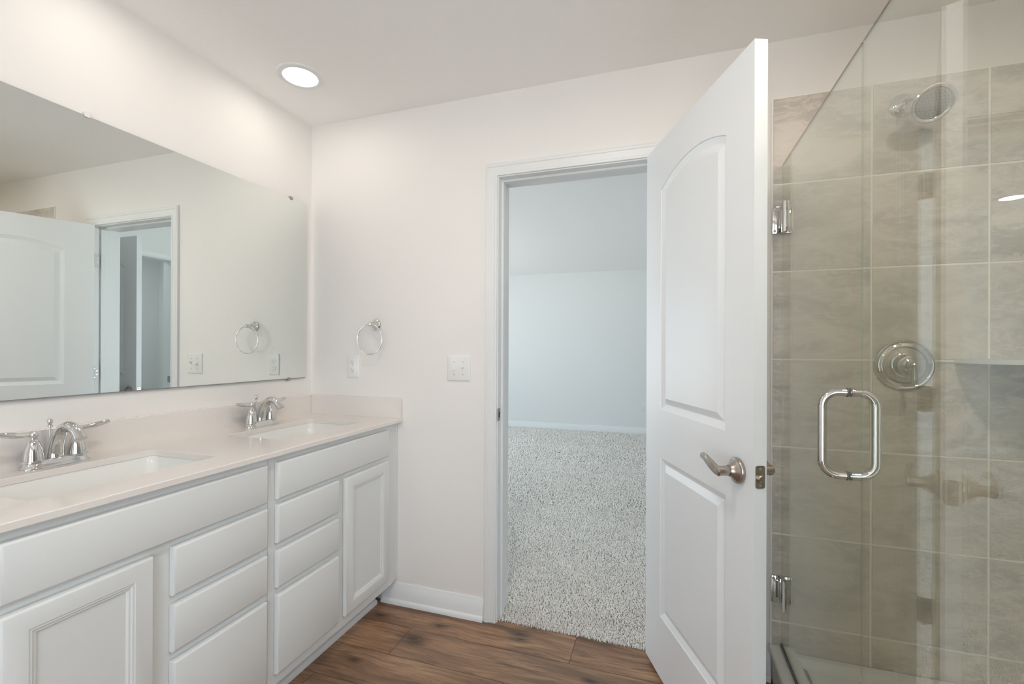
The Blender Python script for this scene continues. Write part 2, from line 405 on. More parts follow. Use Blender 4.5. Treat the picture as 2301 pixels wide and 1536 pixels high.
# ------------------------------------------------------------------ mouldings
def sweep_casing(bm, profile, path, fn):
    """profile (across, out); path: list of (u,w, mitre du, dw); fn(u,w,out)->xyz"""
    R = [[bm.verts.new(fn(u+a*du, w+a*dw, o)) for a, o in profile] for u, w, du, dw in path]; n = len(profile)
    for p, q in zip(R, R[1:]):
        for i in range(n): bm.faces.new((p[i], p[(i+1) % n], q[(i+1) % n], q[i]))
    bm.faces.new(R[0]); bm.faces.new(R[-1][::-1])
CASING = [(0, 0), (0, .009), (.004, .0115), (.009, .0115), (.012, .0085), (.018, .0095), (.038, .0125), (.041, .0155), (.050, .0165), (.0535, .0135), (.058, .0125), (.059, .010), (.059, 0)]
def casing(bm, u0, u1, top, fn, zb=0.):
    path = [(u0, zb, -1, 0), (u0, top, -1, 1), (u1, top, 1, 1), (u1, zb, 1, 0)]
    sweep_casing(bm, CASING, path, fn)
b = BM(); casing(b, JX0-.005, JX1+.005, HEAD+.005, lambda u, w, o: (u, -o, w))
t1 = struct('trim_1', b, M['trim'], label='white moulded casing and jamb around the bathroom doorway')
b = BM(); casing(b, JX0-.005, JX1+.005, HEAD+.005, lambda u, w, o: (u, WT+o, w)); obj('casing', b, M['trim'], t1)
b = BM(); box(b, JX0-.02, JX0, 0, WT, 0, HEAD+.02); box(b, JX1, JX1+.02, 0, WT, 0, HEAD+.02); box(b, JX0, JX1, 0, WT, HEAD, HEAD+.02)
for s in (1,):
    box(b, JX0, JX0+.011, .038, .072, 0, HEAD, .002); box(b, JX1-.011, JX1, .038, .072, 0, HEAD, .002); box(b, JX0+.011, JX1-.011, .038, .072, HEAD-.011, HEAD, .002)
obj('jamb', b, M['trim'], t1)
b = BM(); box(b, JX0-.0005, JX0+.0018, -.006, .028, .926, .984, .0008); sp = obj('strike_plate', b, M['nickel_light'], t1, label='small brushed steel strike plate on the jamb')
b = BM(); box(b, JX0+.001, JX0+.0022, .006, .020, .941, .969); obj('latch_hole', b, M['dark'], sp)
BASE = [(0, 0), (0, .014), (.068, .014), (.072, .0115), (.082, .0105), (.086, .0075), (.094, .0065), (.100, .003), (.100, 0)]
def base_run(name, p0, p1, n, shoe=True, hgt=1., z=0., label=None):
    """baseboard from p0 to p1 (xy), sticking out along n"""
    p0, p1, n = Vector((*p0, z)), Vector((*p1, z)), Vector((*n, 0))
    bm = BM(); R = [[bm.verts.new(p+n*o+Vector((0, 0, hh*hgt))) for hh, o in BASE] for p in (p0, p1)]
    k = len(BASE)
    for i in range(k): bm.faces.new((R[0][i], R[0][(i+1) % k], R[1][(i+1) % k], R[1][i]))
    bm.faces.new(R[0]); bm.faces.new(R[1][::-1])
    o = struct(name, bm, M['trim'], label=label)
    if shoe:
        prof = [(0, .014), (0, .026)]+[(.022*math.sin(t), .014+.012*math.cos(t)) for t in np.linspace(.25, PI/2, 6)]
        bm = BM(); R = [[bm.verts.new(p+n*q+Vector((0, 0, hh))) for hh, q in prof] for p in (p0, p1)]; k = len(prof)
        for i in range(k): bm.faces.new((R[0][i], R[0][(i+1) % k], R[1][(i+1) % k], R[1][i]))
        bm.faces.new(R[0]); bm.faces.new(R[1][::-1])
        obj('shoe_moulding', bm, M['trim'], o)
    return o
base_run('baseboard_back', (.455, 0), (JX0-.0642, 0), (0, -1), label='white baseboard with shoe moulding between vanity and doorway')
base_run('baseboard_back_right', (JX1+.0642, 0), (2.176, 0), (0, -1))
base_run('baseboard_left', (0, -1.53), (0, YR), (1, 0))
base_run('baseboard_bedroom_far', (BX0, BY1), (BX1, BY1), (0, -1), False)
base_run('baseboard_bedroom_right', (BX1, CD1+.09), (BX1, BY1), (-1, 0), False)
# ------------------------------------------------------------------ door into the bathroom
DW, DT = .713, .035
A = Vector((1.7203, -.030, .0)); RZ = math.atan2(-.655, .2817)
d1 = thing('door_1', A, 'white two-panel arched bathroom door standing open beside the shower', 'door', rz=RZ, kind='structure')
def door_leaf(bm, W_, T_, z0, z1, panels):
    """leaf in local space: x along width, y 0..T_, z. panels: (x0,x1,zb,zs,crown)"""
    def loop(pn, d, y):
        a, c, zb, zs, cr = pn; half = (c-a)/2; mid = (a+c)/2
        if cr <= 0: pts = [(a+d, zb+d), (c-d, zb+d), (c-d, zs-d), (a+d, zs-d)]
        else:
            R_ = (half*half+cr*cr)/(2*cr); cz = zs+cr-R_; r = R_-d; hw = half-d; th = math.asin(hw/r)
            pts = [(a+d, zb+d), (c-d, zb+d)]+[(mid+r*math.sin(t), cz+r*math.cos(t)) for t in np.linspace(th, -th, 28)]
        return [Vector((u, y, z)) for u, z in pts]
    steps = [(0, 0), (.0015, .0030), (.005, .0042), (.016, .0095), (.020, .0110), (.0225, .0110), (.042, .0025), (.045, .0012)]
    for y, s in ((0, 1), (T_, -1)):
        out = [bm.verts.new((u, y, z)) for u, z in ((0, z0), (W_, z0), (W_, z1), (0, z1))]; hs = []
        for pn in panels:
            R = loft(bm, [loop(pn, d, y+s*q) for d, q in steps]); hs.append(R[0])
        holed(bm, out, hs)
        if s == 1: o1 = out
        else:
            for i in range(4): bm.faces.new((o1[i], o1[(i+1) % 4], out[(i+1) % 4], out[i]))
PAN = [(.138, .583, 1.032, 1.864, .050), (.140, .586, .253, .851, 0)]
b = BM(); door_leaf(b, DW, DT, .022, 2.048, PAN); obj('leaf', b, M['door'], d1, local=True, ang=12)
def lever_set(parent, s, z, T_, m, toward=-1):
    """lever handle on both faces, local space"""
    for y, sg in ((0, -1), (T_, 1)):
        b = BM(); lathe(b, [(0, .0), (.0335, .0), (.0345, .003), (.0345, .006), (.0325, .009), (.030, .0095), (.026, .0125), (.0205, .019), (.0165, .024), (.0150, .028), (0, .028)], (s, y, z), (0, sg, 0), 40)
        hd = obj('door_handle', b, m, parent, local=True)
        b = BM(); lathe(b, [(0, .024), (.0125, .024), (.013, .026), (.013, .050), (.0135, .058), (.010, .062), (0, .062)], (s, y, z), (0, sg, 0), 24)
        yy = y+sg*.054
        P = smooth_path([(s+.004*-toward, yy, z-.001), (s+toward*.012, yy+sg*.002, z+.001), (s+toward*.035, yy+sg*.005, z+.011), (s+toward*.060, yy+sg*.004, z+.019), (s+toward*.085, yy-sg*.001, z+.0205), (s+toward*.108, yy-sg*.006, z+.0165)], 6)
        tube(b, P, [.0125, .0135, .0140, .0125, .0105, .0075], 16, flat=(lambda t: 1.08-.10*t, lambda t: .70-.36*min(1, 2.2*t)), up=(0, 0, 1))
        obj('lever', b, m, hd, local=True)
    b = BM(); prism(b, rrect(T_/2-.0125, T_/2+.0125, z-.029, z+.029, .006), lambda u, v, d: (DW+d, u, v), -.0005, .0016)
    lp = obj('latch_plate', b, m, parent, local=True)
    b = BM(); lathe(b, [(0, .0), (.0095, .0), (.0093, .006), (.0070, .009), (0, .010)], (DW+.001, T_/2, z-.003), (1, 0, 0), 20); obj('latch_bolt', b, m, lp, local=True)
    for dz in (.021, -.021):
        b = BM(); lathe(b, [(.0032, 0), (.003, .0008), (.001, .0012), (0, .0003)], (DW+.0016, T_/2, z+dz), (1, 0, 0), 14); obj('screw', b, M['nickel_light'], lp, local=True)
lever_set(d1, .647, .937, DT, M['nickel'])
# hinges: barrel between jamb and leaf edge, one plate on the jamb and one on the leaf edge
Wd = WM[d1.name]; piv = Vector((1.7770, -.020, 0))
for hz in (1.832, 1.091, .356):
    b = BM(); lathe(b, [(0, -.0470), (.005, -.0465), (.0062, -.045), (.0062, .045), (.005, .0465), (0, .047)], (piv.x, piv.y, hz), (0, 0, 1), 16)
    hg = obj('door_hinge', b, M['nickel_light'], d1)
    b = BM(); prism(b, rrect(-.008, .033, hz-.044, hz+.044, .008), lambda u, v, d: (JX1-d, u, v), -.0005, .0022)
    prism(b, [(piv.x, hz-.044), (JX1, hz-.044), (JX1, hz+.044), (piv.x, hz+.044)], lambda u, v, d: (u, -.010-(.012)*(1 if u < JX1-.001 else 0)+d, v), 0, .0022)
    obj('jamb_plate', b, M['nickel_light'], hg)
    e0 = Wd @ Vector((0, .003, 0)); e1 = Wd @ Vector((0, DT, 0)); ud = (Wd.to_3x3() @ Vector((1, 0, 0)))
    b = BM()
    for p, q in ((e0, e1), (e1, piv)):
        dq = Vector((q.x-p.x, q.y-p.y, 0)).normalized(); nn = Vector((dq.y, -dq.x, 0))*.0012
        if nn.dot(ud) > 0: nn = -nn
        vs = [bVert for bVert in (Vector((p.x, p.y, hz-.044)), Vector((q.x, q.y, hz-.044)), Vector((q.x, q.y, hz+.044)), Vector((p.x, p.y, hz+.044)))]
        aa = [b.verts.new(v) for v in vs]; bb = [b.verts.new(v+nn) for v in vs]
        b.faces.new(aa[::-1]); b.faces.new(bb)
        for i in range(4): b.faces.new((aa[i], aa[(i+1) % 4], bb[(i+1) % 4], bb[i]))
    obj('leaf_plate', b, M['nickel_light'], hg)
    for dy, dz in ((.004, .030), (.018, .012), (.004, -.030), (.018, -.012)):
        b = BM(); lathe(b, [(.0042, 0), (.0038, .0008), (.001, .0009), (0, .0002)], (JX1-.0022, dy+.004, hz+dz), (-1, 0, 0), 12); obj('screw', b, M['chrome'], hg)

# ------------------------------------------------------------------ closet door in the bedroom, seen in the mirror
b = BM(); casing(b, CD0-.005, CD1+.005, HEAD+.030, lambda u, w, o: (BX1-o, u, w)); box(b, BX1, BX1+.1, CD0-.02, CD0, 0, HEAD+.045); box(b, BX1, BX1+.1, CD1, CD1+.02, 0, HEAD+.045); box(b, BX1, BX1+.1, CD0, CD1, HEAD+.025, HEAD+.045)
t2 = struct('trim_2', b, M['trim'], label='white casing around the closet doorway in the bedroom')
b = BM(); box(b, BX1+.006, BX1+.040, CD1-.0018, CD1+.0005, .930, .990); obj('strike_plate', b, M['nickel_light'], t2)
d2 = thing('door_2', (2.610, CD0-.015, 0), 'white bedroom closet door standing open, seen in the mirror', 'door', rz=PI, kind='structure')
b = BM(); door_leaf(b, DW, DT, .03, 2.078, PAN); obj('leaf', b, M['door'], d2, local=True, ang=12)
lever_set(d2, .640, .936, DT, M['nickel'])

# ------------------------------------------------------------------ carpet pile
def carpet():
    rng = np.random.default_rng(3); P = []
    def patch(x0, x1, y0, y1, s):
        nx, ny = int((x1-x0)/s), int((y1-y0)/s)
        X, Y = np.meshgrid(x0+(np.arange(nx)+.5)*(x1-x0)/nx, y0+(np.arange(ny)+.5)*(y1-y0)/ny)
        X = X.ravel()+rng.normal(0, s*.33, X.size); Y = Y.ravel()+rng.normal(0, s*.33, Y.size)
        P.append(np.stack([X, Y, np.full(X.size, s)], 1))
    patch(JX0, JX1, .014, WT, .0062); patch(-.2, 2.4, WT+.004, .75, .0070); patch(-.7, 2.55, .75, 1.6, .0088); patch(-1.4, 2.55, 1.6, 3.0, .0125); patch(-2.2, 2.5, 3.0, BY1-.02, .0175)
    P = np.concatenate(P); n = len(P); s = P[:, 2]
    in_j = (P[:, 1] < WT) & ((P[:, 0] < JX0+.002) | (P[:, 0] > JX1-.002)); P = P[~in_j]; n = len(P); s = P[:, 2]
    hgt = (.0105+.004*rng.random(n))*(1+.25*(s > .01)); lean = rng.normal(0, .0035, (n, 2)); th = rng.random(n)*2*PI; r = s*.72
    V = np.zeros((n, 7, 3), np.float32)
    for k in range(3):
        V[:, k, 0] = P[:, 0]+r*.75*np.cos(th+k*2*PI/3); V[:, k, 1] = P[:, 1]+r*.75*np.sin(th+k*2*PI/3); V[:, k, 2] = 0
        a2 = th+.6+k*2*PI/3
        V[:, 3+k, 0] = P[:, 0]+lean[:, 0]*.7+r*np.cos(a2)*.85; V[:, 3+k, 1] = P[:, 1]+lean[:, 1]*.7+r*np.sin(a2)*.85; V[:, 3+k, 2] = hgt*.62
    V[:, 6, :2] = P[:, :2]+lean; V[:, 6, 2] = hgt
    F = np.array([[0, 1, 4, 3], [1, 2, 5, 4], [2, 0, 3, 5]]); T3 = np.array([[3, 4, 6], [4, 5, 6], [5, 3, 6]])
    base = (np.arange(n)*7)[:, None, None]
    li = np.concatenate([(base+F[None]).reshape(n, -1), (base+T3[None]).reshape(n, -1)], 1).ravel().astype(np.int32)
    cnt = np.tile(np.array([4, 4, 4, 3, 3, 3]), n); ls = np.concatenate([[0], np.cumsum(cnt)[:-1]]).astype(np.int32)
    me = bpy.data.meshes.new('carpet'); me.vertices.add(n*7); me.vertices.foreach_set('co', V.ravel())
    me.loops.add(len(li)); me.loops.foreach_set('vertex_index', li)
    me.polygons.add(len(cnt)); me.polygons.foreach_set('loop_start', ls)
    me.polygons.foreach_set('use_smooth', np.ones(len(cnt), bool))
    me.update(calc_edges=True); me.validate(); me.materials.append(M['carpet'])
    o = bpy.data.objects.new('carpet', me); COL.objects.link(o)
    tag(o, 'light grey shaggy bedroom carpet ending at the bathroom doorway', 'carpet', kind='stuff')
carpet()

# ------------------------------------------------------------------ vanity cabinets
FX, DX = .535, .555                                # face frame and door fronts
def slab(bm, y0, y1, z0, z1):                      # slab front with an eased front edge
    L = []
    for x, d in ((FX+.0015, 0), (DX-.006, 0), (DX-.0045, .0008), (DX-.0008, .0050), (DX, .0068)):
        L.append([(x, y0+d, z0+d), (x, y1-d, z0+d), (x, y1-d, z1-d), (x, y0+d, z1-d)])
    loft(bm, L, True, True)
def cab_door(bm, y0, y1, z0, z1):                  # framed door with a beaded recessed panel
    L = []; f = .052
    for x, d in ((FX+.0015, 0), (DX-.006, 0), (DX-.0045, .0008), (DX-.0008, .0050), (DX, .0068), (DX, f-.008), (DX-.0015, f-.006), (DX-.0015, f-.002), (DX-.0045, f+.001), (DX-.0045, f+.005), (DX-.0085, f+.009)):
        L.append([(x, y0+d, z0+d), (x, y1-d, z0+d), (x, y1-d, z1-d), (x, y0+d, z1-d)])
    loft(bm, L, True, True)
ROWS = [(.600, .729), (.4495, .575), (.157, .424)]
def cabinet(y0, y1, dr, do, name, label, toe=True):
    """y0<y1 ends, dr = drawer span, do = door span"""
    t = thing(name, (.27, (y0+y1)/2, 0), label, 'cabinet', 'bathroom vanity cabinets')
    b = BM()
    box(b, .02, FX-.019, y0+.001, y0+.018, .115, .893); box(b, .02, FX-.019, y1-.018, y1-.001, .115, .893)      # side panels
    box(b, .02, FX-.019, y0+.018, y1-.018, .115, .130); box(b, .005, .02, y0+.001, y1-.001, .0, .893)
    box(b, .425, .440, y0+.001, y1-.001, 0, .115)
    obj('carcass', b, M['cab'], t)
    b = BM(); x0, x1 = FX-.019, FX
    mid = (dr[0]-.018, dr[0]+.010) if do[1] < dr[0] else (dr[1]-.010, do[0]+.012)
    box(b, x0, x1, y0+.001, y0+.036, .114, .893, .001); box(b, x0, x1, y1-.036, y1-.001, .114, .893, .001)
    box(b, x0, x1, y0+.036, y1-.036, .845, .893); box(b, x0, x1, y0+.036, y1-.036, .114, .165); box(b, x0, x1, y0+.036, y1-.036, .722, .760)
    m0, m1 = min(do[1], dr[1]), max(do[0], dr[0]); box(b, x0, x1, m0-.012, m1+.012, .165, .722)
    for zz in (.587, .437): box(b, x0, x1, (m1+.012 if do[1] < dr[0] else y0+.036), (y1-.036 if do[1] < dr[0] else m0-.012), zz-.016, zz+.016)
    box(b, x0-.004, x0, y0+.02, y1-.02, .13, .88)
    obj('face_frame', b, M['cab'], t)
    b = BM(); slab(b, min(do[0], dr[0]), max(do[1], dr[1]), .748, .8725); obj('false_drawer_front', b, M['cab'], t)
    for z0, z1 in ROWS:
        b = BM(); slab(b, dr[0], dr[1], z0, z1); obj('drawer', b, M['cab'], t)
    b = BM(); cab_door(b, do[0], do[1], .159, .726); obj('cabinet_door', b, M['cab'], t)
    b = BM(); prof = [(.440, 0), (.452, 0), (.4515, .010), (.448, .018), (.443, .022), (.440, .022)]
    R = [[b.verts.new((x, yy, z)) for x, z in prof] for yy in (y0, y1)]
    for i in range(6): b.faces.new((R[0][i], R[0][(i+1) % 6], R[1][(i+1) % 6], R[1][i]))
    b.faces.new(R[0]); b.faces.new(R[1][::-1]); obj('toe_moulding', b, M['cab'], t)
    return t
cabinet(-.785, -.046, (-.759, -.452), (-.411, -.102), 'vanity_cabinet', 'white vanity cabinet unit touching the back wall, its narrow door at the right')
cabinet(-1.485, -.7855, (-1.105, -.800), (-1.441, -1.154), 'vanity_cabinet', 'white vanity cabinet unit nearest the camera, its door left of the drawers')
b = BM(); box(b, .510, FX-.003, -.044, -.016, .114, .893, .001); box(b, .505, FX-.001, -.0155, -.0015, .120, .893, .002)
tag(obj('filler_strip', b, M['cab'], loc=(.52, -.025, .12)), 'narrow white vertical filler strip between vanity cabinet and back wall', 'trim strip')

# ------------------------------------------------------------------ countertop with two cut-outs
CT, CB, CX = .9150, .8965, .563
YN = -1.53
SINKS = [-.395, -1.118]
ct = thing('vanity_countertop', (.28, YN/2, CB), 'warm white quartz countertop with two sink cut-outs on the vanity', 'countertop')
b = BM(); e = .002
def cloop(z, sy, off=0.): return [Vector((x, y, z)) for x, y in rrect(.150-off, .442+off, sy-.227-off, sy+.227+off, .022+off, 6)]
oT = [(.001, YN), (CX-e, YN), (CX-e, -.001), (.001, -.001)]
top = [b.verts.new((x, y, CT)) for x, y in oT]; hs = []; bot = [b.verts.new((x, y, CB)) for x, y in ((.001, YN), (CX-e, YN), (CX-e, -.001), (.001, -.001))]; hb = []
for sy in SINKS:
    R = loft(b, [cloop(CT, sy, .0015), cloop(CT-.0015, sy), cloop(CB, sy)], False); hs.append(R[0]); hb.append(R[2])
holed(b, top, hs); holed(b, bot, hb)
fr = [[b.verts.new((x, y, z)) for x, z in ((CX, CT-e), (CX, CB+e))] for y in (YN, -.001)]
b.faces.new((top[1], top[2], fr[1][0], fr[0][0])); b.faces.new((fr[0][0], fr[1][0], fr[1][1], fr[0][1])); b.faces.new((fr[0][1], fr[1][1], bot[2], bot[1]))
b.faces.new((top[0], top[1], fr[0][0], fr[0][1], bot[1], bot[0])); b.faces.new((top[3], bot[3], bot[2], fr[1][1], fr[1][0], top[2])); b.faces.new((top[0], bot[0], bot[3], top[3]))
obj('slab', b, M['quartz'], ct)
b = BM(); box(b, .001, .020, YN, -.0205, CT-.001, 1.0132, .0015); obj('backsplash', b, M['quartz'], ct)
b = BM(); box(b, .001, CX-.002, -.0195, -.001, CT-.001, 1.0132, .0015); obj('side_splash', b, M['quartz'], ct)
# ------------------------------------------------------------------ undermount sinks
def sink(sy, label):
    t = thing('bathroom_sink', (.296, sy, CB-.14), label, 'sink', 'undermount sinks in the vanity')
    b = BM(); cx = .296
    def rr(hx, hy, r, z): return [Vector((x, y, z)) for x, y in rrect(cx-hx, cx+hx, sy-hy, sy+hy, r, 6)]
    loft(b, [rr(.166, .247, .03, CB-.0005), rr(.149, .230, .026, CB-.0005), rr(.146, .227, .026, CB-.006), rr(.140, .220, .034, CB-.06), rr(.131, .210, .045, CB-.105), rr(.110, .185, .055, CB-.125), rr(.05, .07, .03, CB-.132), rr(.024, .024, .0235, CB-.134)], True)
    loft(b, [rr(.166, .247, .03, CB-.0005), rr(.166, .247, .03, CB-.015), rr(.152, .232, .04, CB-.03), rr(.148, .226, .05, CB-.115), rr(.10, .16, .06, CB-.145)], True)
    bmesh.ops.remove_doubles(b, verts=b.verts[:], dist=1e-5)
    obj('basin', b, M['china'], t, ang=50)
    b = BM(); lathe(b, [(0, .004), (.014, .004), (.016, .002), (.022, .003), (.024, 0), (0, 0)], (cx, sy, CB-.1338), (0, 0, 1), 28); obj('drain', b, M['chrome'], t)
sink(SINKS[0], 'white rectangular undermount sink under the faucet nearest the back wall')
sink(SINKS[1], 'white rectangular undermount sink under the faucet at left edge')
# ------------------------------------------------------------------ faucets
def faucet(loc, label):
    t = thing('faucet', loc, label, 'faucet', 'centerset faucets on the vanity')
    b = BM()                                          # base deck: long oval with stepped rim
    def oval(hx, hy, z): return [Vector((hx*(abs(math.cos(a))**.75)*(1 if math.cos(a) >= 0 else -1), hy*(abs(math.sin(a))**.55)*(1 if math.sin(a) >= 0 else -1), z)) for a in np.linspace(0, 2*PI, 48, endpoint=False)]
    loft(b, [oval(.029, .0815, 0), oval(.029, .0815, .002), oval(.026, .078, .006), oval(.0235, .074, .014), oval(.022, .072, .020), oval(.019, .068, .022)], True, True)
    obj('base', b, M['chrome'], t, local=True, ang=40)
    b = BM()                                          # spout: wide at the foot, arching out over the basin
    P = smooth_path([(-.006, 0, .012), (-.004, 0, .040), (.006, 0, .073), (.026, 0, .100), (.053, 0, .114), (.080, 0, .110), (.102, 0, .092), (.110, 0, .080)], 6)
    tube(b, P, [.0235, .0200, .0172, .0150, .0138, .0132, .0135, .0150], 24, flat=(lambda q: 1., lambda q: .95+.22*q), up=(0, 0, 1))
    obj('spout', b, M['chrome'], t, local=True, ang=50)
    for s in (1, -1):
        y = s*.051
        b = BM(); lathe(b, [(0, .016), (.0265, .016), (.0262, .022), (.0225, .0225), (.0222, .027), (.0215, .036), (.0190, .052), (.0155, .064), (.0125, .072), (.0128, .074), (.0112, .077), (.0082, .080), (.0085, .086), (0, .088)], (0, y, 0), (0, 0, 1), 32)
        hd = obj('handle', b, M['chrome'], t, local=True)
        b = BM(); lathe(b, [(0, -.011), (.006, -.0095), (.0100, -.005), (.0110, 0), (.0100, .005), (.006, .0095), (0, .0105)], (0, y, .095), (0, 0, 1), 24)
        P = smooth_path([(0, y, .094), (.002, y+s*.016, .0955), (.004, y+s*.036, .0985), (.006, y+s*.058, .103), (.0075, y+s*.080, .108)], 6)
        tube(b, P, [.0058, .0055, .0068, .0085, .0080, .0050], 16); obj('lever', b, M['chrome'], hd, local=True, ang=50)
    b = BM(); lathe(b, [(0, .018), (.0055, .018), (.005, .030), (.0024, .032), (.0024, .108), (.0068, .109), (.0068, .112), (.004, .114), (.0055, .118), (.0075, .124), (.0058, .130), (0, .133)], (-.029, 0, 0), (0, 0, 1), 20)
    obj('lift_rod', b, M['chrome'], t, local=True)
    return t
faucet((.081, SINKS[0]+.003, CT+.0003), 'polished chrome two-lever faucet nearest the back wall on white countertop')
faucet((.084, SINKS[1], CT+.0003), 'polished chrome two-lever faucet at left edge, larger in view')

# ------------------------------------------------------------------ mirror
mi = thing('mirror', (0, -.8, 1.106), 'large frameless wall mirror above the double vanity', 'mirror')
MY0, MY1, MZ0, MZ1 = -1.50, -.0445, 1.107, 2.009
b = BM(); loft(b, [[(x, y0, z0) for y0, z0 in ((MY0+d, MZ0+d), (MY1-d, MZ0+d), (MY1-d, MZ1-d), (MY0+d, MZ1-d))] for x, d in ((.0030, 0), (.0092, 0), (.0100, .0008))], True, True)
for f in b.faces: f.material_index = 0 if f.normal.x > .9 or f.calc_center_median().x > .0099 else 1
b.normal_update()
obj('mirror_glass', b, [M['mirror'], M['medge']], mi)
b = BM(); box(b, .0008, .0115, MY0+.01, MY1-.01, MZ0-.003, MZ0-.0002); obj('bottom_channel', b, M['nickel_light'], mi)
for y, z, s in ((-.151, MZ1, 1), (-1.006, MZ1, 1), (-.163, MZ0, -1)):
    b = BM(); z0, z1 = (z-.006, z+.010) if s == 1 else (z-.010, z+.006)
    box(b, .0103, .0130, y-.008, y+.008, z0, z1, .001); box(b, .001, .0103, y-.008, y+.008, *((z+.0006, z1) if s == 1 else (z0, z-.0006)))
    obj('mirror_clip', b, M['plastic'] if y < -1 else M['nickel_light'], mi)

# ------------------------------------------------------------------ towel ring, outlet, switch
tr = thing('towel_ring', (.408, 0, 1.378), 'polished chrome towel ring on the back wall above the outlet', 'towel ring')
b = BM(); lathe(b, [(0, .0005), (.026, .0005), (.0265, .003), (.025, .006), (.020, .009), (.0175, .018), (.0145, .030), (.011, .038), (.0075, .042), (.0070, .047), (.0098, .050), (.0105, .055), (.0090, .060), (.005, .063), (0, .064)], (.408, 0, 1.379), (0, -1, 0), 32); obj('wall_post', b, M['chrome'], tr)
b = BM(); tube(b, [(.406+.0745*math.cos(a), -.0545-.004*math.cos(a), 1.3035+.0745*math.sin(a)) for a in np.linspace(0, 2*PI, 64, endpoint=False)], .0030, 12, True); obj('ring', b, M['chrome'], tr, ang=80)
def wall_plate(bm, x0, x1, z0, z1, y=0.):
    loft(bm, [[(x, y-q, z) for x, z in rrect(x0+d, x1-d, z0+d, z1-d, .004, 3)] for d, q in ((0, .0003), (0, .003), (.0015, .005), (.005, .0062))], True, True)
def outlet(name, cx, cz, y, label, group=None):
    t = thing(name, (cx, y, cz-.058), label, 'outlet', group)
    b = BM(); wall_plate(b, cx-.037, cx+.037, cz-.0585, cz+.0585, y); obj('cover_plate', b, M['plastic'], t)
    for dz in (.0195, -.0195):
        b = BM(); prism(b, rrect(cx-.0165, cx+.0165, cz+dz-.0140, cz+dz+.0140, .009, 5), lambda u, v, d: (u, y-d, v), .0062, .0078, .0006); r = obj('socket', b, M['plastic'], t)
        b = BM()
        for dx, hh in ((-.0062, .0040), (.0062, .0034)): box(b, cx+dx-.0009, cx+dx+.0009, y-.0081, y-.0070, cz+dz+.003-hh, cz+dz+.003+hh)
        lathe(b, [(0, .0072), (.0021, .0072), (.0021, .0081), (0, .0081)], (cx, y, cz+dz-.0078), (0, -1, 0), 12); obj('slots', b, M['slot'], r)
    b = BM(); lathe(b, [(.0022, .0062), (.002, .0070), (0, .0070)], (cx, y, cz), (0, -1, 0), 12); obj('screw', b, M['nickel_light'], t)
outlet('wall_outlet', .269, 1.168, 0., 'white duplex outlet above the countertop below the towel ring')
outlet('wall_outlet', 1.524, .401, BY1, 'small white outlet low on the far bedroom wall')
sw = thing('light_switch', (.866, 0, 1.107), 'white double toggle light switch beside the doorway', 'light switch')
b = BM(); wall_plate(b, .866-.0595, .866+.0595, 1.166-.0595, 1.166+.0595); obj('cover_plate', b, M['plastic'], sw)
for dx, up in ((-.023, -1), (.023, 1)):
    b = BM(); box(b, .866+dx-.005, .866+dx+.005, -.0068, -.0060, 1.166-.012, 1.166+.012)
    P = [(.866+dx, -.005, 1.166), (.866+dx, -.010, 1.166+up*.004), (.866+dx, -.019, 1.166+up*.0095)]
    tube(b, P, [.0050, .0048, .0038], 8, flat=(.85, 1.0)); obj('toggle', b, M['plastic'], sw)
    for dz in (.030, -.030):
        b = BM(); lathe(b, [(.0026, .0060), (.0024, .0070), (.0006, .0070), (0, .0066)], (.866+dx, 0, 1.166+dz), (0, -1, 0), 12); obj('screw', b, M['nickel_light'], sw)

# ------------------------------------------------------------------ recessed ceiling lights
def downlight(x, y, s, label, group='recessed ceiling lights', c=LAMP):
    t = thing('recessed_light', (x, y, CH), label, 'ceiling light', group)
    b = BM(); lathe(b, [(.0955, .0003), (.0955, .0035), (.092, .0065), (.075, .0075), (.0705, .0060), (.0705, .0020)], (x, y, CH), (0, 0, -1), 64); obj('trim_ring', b, M['trim'], t)
    b = BM(); lathe(b, [(.0705, .0005), (.0705, .0045), (.060, .0052), (0, .0055)], (x, y, CH), (0, 0, -1), 64); obj('lens', b, lens_mat('lamp_lens', s, c), t)
downlight(.285, -.385, LAMP_VANITY, 'round lit recessed ceiling light near the back left corner')
downlight(.285, -1.02, LAMP_VANITY, 'round lit recessed ceiling light over the sink at left edge')
downlight(2.64, -1.08, LAMP_SHOWER, 'round lit recessed ceiling light over the shower')
downlight(1.35, -2.7, FILL_REAR, 'unseen fill light added in the ceiling behind the camera')  # added out of view to fill the rear of the room
downlight(1.40, -1.30, FILL_ROOM, 'unseen fill light added in the ceiling above the camera')  # added out of view to raise the general room light
downlight(3.3, .9, FILL_CLOSET, 'unseen cool fill light added in the bedroom closet ceiling', c=(.86, .96, 1.))  # added to brighten the closet interior in the mirror
downlight(.091, 2.563, LAMP_BED, 'round lit recessed bedroom ceiling light, reflected in the shower glass')

